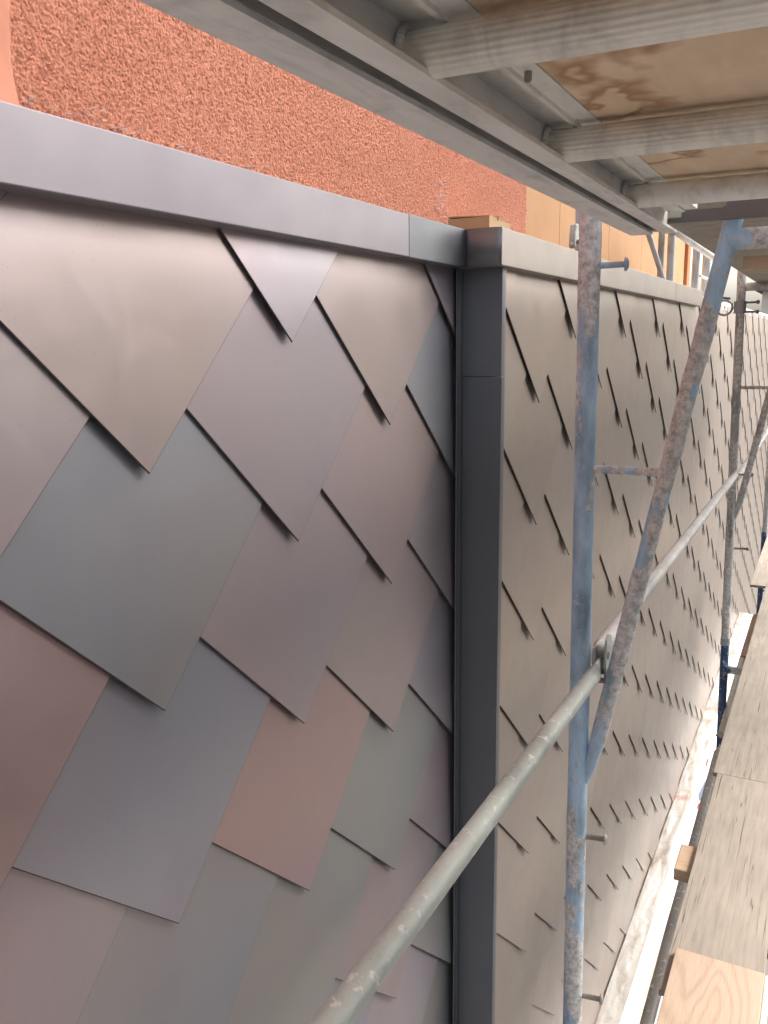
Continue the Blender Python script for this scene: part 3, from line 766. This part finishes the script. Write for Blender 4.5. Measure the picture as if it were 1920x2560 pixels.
# timbers and tubes beside the planks
p = onZ(1690, 2165, ZP-.03)
b = MB().box(2.70, 2.86, .10, .338, ZP-.062, ZP-.0195)
tag(b.build('timber_block', M_TIMBER, None, org=(2.78, .22, ZP-.04), bevel=.003), 'short timber block jutting out from under the cracked plank', 'timber')
C0 = onY(1617, 2560, .37); C1 = onY(1799, 1868, .385); dC = (C0-C1).normalized()
rail(C0+dC*.9, C1, 'dirty blackened tube running along the edge of the walkway planks', M_EDGE, 7, r=.0215, f0=False, f1=True, group=None, name='edge_tube')
D0 = onY(1803, 1838, .375); D1 = onY(1856, 1648, .36)
e = empty('cream_tube', D0, 'slim pale cream tube between the blue lower leg and the planks', 'tube'); mb = MB(); mb.tube([D0, D1], .019, 18); mb.build('tube', mat_galv('cream_tube_paint', (.50, .48, .40), .3, .25), e)
T0 = onY(1862, 1652, .345); T1 = onY(1893, 1545, .345)
mb = MB(); mb.tube([T0, T1], .034, 14, hint=(0, 0, 1)); tag(mb.build('brown_post', M_RUSTWOOD, None, org=T0), 'brown stained round timber lying beside the far planks', 'timber')
# wire tie
wt = onY(1802, 1842, .38); mb = MB(); rw = random.Random(9)
pts = [wt+Vector((rw.uniform(-.03, .03), rw.uniform(-.03, .03), rw.uniform(-.035, .035))) for _ in range(16)]
mb.tube(pts, .0045, 6); tag(mb.build('wire_tie', flat('black_wire', (.02, .02, .02)), None, org=wt), 'knotted black wire tie around the blue lower leg', 'wire')

# ------------------------------------------------------------------ ledge wrapped in film below the tiles
lg = empty('wrapped_ledge', (8, .8, ZB-.2), 'white ledge wrapped in dirty plastic film along the foot of the tiles', 'ledge')
LX0, LX1 = -3.0, 12.22
YE = .60
b = MB().box(LX0, LX1, YE, YR+.02, ZB-.30, ZB-.022); b.build('core', M_WHITE, lg, bevel=.006)
# white membrane on top (faintly uneven)
def strip(x0, x1, y0, y1, z, nx, ny, amp, fx, fy, seed):
    mb = MB(); vs = []; fs = []
    for i in range(nx+1):
        for j in range(ny+1):
            x = x0+(x1-x0)*i/nx; y = y0+(y1-y0)*j/ny
            ed = min(1, 4*min(j, ny-j)/ny+.25)
            n_ = noise.fractal(Vector((x*fx+seed, y*fy, seed)), .8, 2.1, 4)
            vs.append((x, y+.006*noise.noise(Vector((x*5, j, seed))), z+amp*abs(n_)*ed))
    for i in range(nx):
        for j in range(ny):
            a = i*(ny+1)+j; fs.append((a, a+ny+1, a+ny+2, a+1))
    mb.add(vs, fs, True); return mb
strip(LX0, LX1, YE+.002, .79, ZB-.018, 500, 10, .004, 3, 5, 2).build('membrane', M_WHITE, lg)
strip(2.5, LX1+.01, .765, YR+.004, ZB-.006, 900, 16, .011, 1.7, 10, 5).build('plastic_film', M_FILM, lg)
b = MB().box(LX0, LX1, .7635, .7655, ZB-.0165, ZB-.008); b.build('crease', flat('grey_crease', (.3, .29, .28)), lg)
# printed stripes and letters on the membrane
stripes = [((.85, .80, .30)), ((.45, .78, .50)), ((.35, .62, .86)), ((.50, .55, .85)), ((.78, .55, .62))]
for k, c in enumerate(stripes):
    mb = MB(); y0 = .672-.010*k
    xs_ = np.linspace(4.2, 9.1, 40)
    vs = [(x, y0, ZB-.011) for x in xs_]+[(x, y0-.0095, ZB-.011) for x in xs_]
    n = len(xs_); mb.add(vs, [(n+i, n+i+1, i+1, i) for i in range(n-1)]); mb.build('printed_stripe', flat('stripe_ink_%d' % k, tuple(.5*x+.38 for x in c)), lg)
mb = MB(); q = [onZ(u, v, ZB-.0105) for u, v in ((1748, 2000), (1747, 1985), (1765, 1948), (1772, 1950), (1770, 1968), (1757, 1999))]
mb.add(q, [tuple(range(6))]); mb.build('printed_block', flat('navy_ink', (.13, .18, .28)), lg)
for L in (((1745, 2022), (1747, 2009), (1753, 2010)), ((1766, 1915), (1770, 1897))):
    mb = MB()
    for a, c in zip(L, L[1:]):
        pa, pc = onZ(*a, ZB-.0103), onZ(*c, ZB-.0103); d = (pc-pa).normalized(); s_ = Vector((-d.y, d.x, 0))*.006
        mb.add([pa-s_, pc-s_, pc+s_, pa+s_], [(0, 1, 2, 3)])
    mb.build('printed_letter', flat('red_ink', (.62, .04, .05)), lg)

# ------------------------------------------------------------------ far scaffold tubes standing behind the coping
gt = 'tubes standing behind the coping'
def pole(u, v0, v1, y, r, label, mat, name='scaffold_tube', zbase=CT-.02, u1=None):
    a = onY(u, v0, y); b_ = onY(u1 if u1 else u, v1, y)
    if u1 is None: b_ = Vector((a.x+.02, a.y, zbase))
    mb = MB(); mb.tube([a, b_], r, 16, step=.05, rough=lambda p: (.0006*noise.noise(p*40), 0)); return tag(mb.build(name, mat, None, org=b_), label, 'tube', gt), a, b_
o, a, b_ = pole(1452, 470, 0, 1.02, .021, 'galvanised tube with a swivel coupler directly behind the blue standard', M_BGTUBE)
pole(1624, 560, 0, 1.10, .022, 'slanting thin grey tube in front of the orange boards', M_BGTUBE, u1=1660, ) if False else None
e0 = onY(1612, 555, 1.03); e1 = onY(1660, 705, 1.03); mb = MB(); mb.tube([e0, e1], .0165, 14); tag(mb.build('brace_tube', M_BGTUBE, None, org=e1), 'slanting slim brace in front of the orange boards', 'tube', gt)
pole(1656, 555, 0, 1.08, .021, 'rough grey tube with a lock pin before the orange boards', M_GREYFRAME)
pole(1681, 550, 0, 1.0, .024, 'thick pale galvanised tube before the orange boards', M_BGTUBE)
pole(1742, 612, 0, 1.05, .028, 'grey-green tube against the bright sky past the boards', M_GREYFRAME)
pole(1768, 630, 0, 1.12, .036, 'thick grey tube against the bright sky past the boards', M_GREYFRAME)
r0 = onY(1684, 572, .98); r1 = onY(1800, 655, .98); mb = MB(); mb.tube([r0, r1], .03, 16); tag(mb.build('ledger_tube', M_GALV_W, None, org=r0), 'bright white tube running along under the grey plywood edge', 'tube', gt)
mb = MB(); r0 = onY(1750, 690, 1.06); r1 = onY(1790, 706, 1.06); mb.tube([r0, r1], .012, 10); tag(mb.build('brace_tube', M_BGTUBE, None, org=r0), 'thin cross tube joining the two far tubes', 'tube', gt)
sc = empty('tube_coupler', onY(1436, 592, 1.0), 'cast steel swivel coupler gripping the tube behind the blue standard', 'coupler')
c = onY(1438, 592, .99)
mb = MB(); prof = [(.03, .03), (.0, .052), (-.03, .045), (-.045, .01), (-.05, -.035), (-.03, -.05), (-.022, -.02), (.0, -.012), (.03, -.03)]
f = [Vector((c.x+px*.9, c.y-.012, c.z+pz)) for px, pz in prof]; bk = [Vector((q.x, q.y+.026, q.z)) for q in f]; n = len(prof)
mb.add(f+bk, [tuple(range(n)), tuple(range(2*n-1, n-1, -1))]+[((i+1) % n, i, n+i, n+(i+1) % n) for i in range(n)]); mb.build('jaw', M_GALV, sc, bevel=.003)
mb = MB(); mb.tube([(c.x-.01, c.y-.03, c.z-.02), (c.x-.01, c.y+.02, c.z-.02)], .008, 8); mb.build('bolt', M_GALV_D, sc)
# parapet behind the coping (carries those tubes)
b = MB().box(SXE-.1, 30, 1.3, 1.37, GZ, CT-.03) if False else None

# ------------------------------------------------------------------ pale house far along the street
hb = empty('far_house', (42, 6, GZ), 'pale rendered house far along the street beyond the scaffold', 'house')
M_PALE = mat_plain('pale_house_render', (.66, .60, .50))
b = MB().box(38, 50, .6, 2.75, GZ, 1.7); b.build('wall', M_PALE, hb)
mb = MB(); mb.add([(37.6, .3, 1.7), (50.4, .3, 1.7), (50.4, 3.0, 1.7), (37.6, 3.0, 1.7), (37.6, 1.65, 2.9), (50.4, 1.65, 2.9)], [(0, 1, 5, 4), (2, 3, 4, 5), (0, 4, 3), (1, 2, 5), (3, 2, 1, 0)]); mb.build('roof', mat_plain('roof_tiles', (.25, .12, .08)), hb)
for zz in (-5.6, -2.6, -.3):
    wnd = MB().box(37.94, 37.999, 1.2, 2.1, zz, zz+1.4).build('window', M_WHITE, hb)
    MB().box(37.92, 37.939, 1.28, 2.02, zz+.08, zz+1.32).build('pane', flat('window_glass', (.05, .06, .07), .1), wnd, org=parent_world(hb))

# ------------------------------------------------------------------ unseen houses across the street, added and sized for reflections in the metal
for k, (xa, xb, zt, c, lab) in enumerate(((-26, -9, 5.6, (.30, .29, .28), 'unseen grey terrace house with slate roof, added across the street for reflections'), (-9, 6, 5.0, (.38, .36, .34), 'unseen pale terrace house, added across the street for reflections'), (6, 16, 3.6, (.30, .22, .17), 'unseen brick terrace house, added at the end of the row for reflections'))):
    h = empty('reflection_house', ((xa+xb)/2, -14, GZ), lab, 'house', 'added houses across the street')
    wm = mat_plain('house_render', c)
    MB().box(xa+.02, xb-.02, -22, -12, GZ, zt).build('wall', wm, h)
    mb = MB(); mb.add([(xa, -11.6, zt), (xb, -11.6, zt), (xb, -22.4, zt), (xa, -22.4, zt), (xa, -17, zt+3), (xb, -17, zt+3)], [(0, 1, 5, 4), (2, 3, 4, 5), (0, 4, 3), (1, 2, 5), (3, 2, 1, 0)]); mb.build('roof', mat_plain('slate', (.10, .10, .11)), h)
    for i in range(5):
        for zz in (-5.8, -2.8, .2):
            x = xa+1.2+i*(xb-xa-2.2)/5
            wnd = MB().box(x, x+1.2, -11.999, -11.92, zz, zz+1.6).build('window', M_WHITE, h)
            MB().box(x+.08, x+1.12, -11.919, -11.905, zz+.08, zz+1.52).build('pane', flat('window_glass', (.05, .06, .07), .1), wnd, org=parent_world(h))
# lift everything so that the street is at z = 0
for o in scene.objects:
    if o.parent is None: o.location.z += EYE
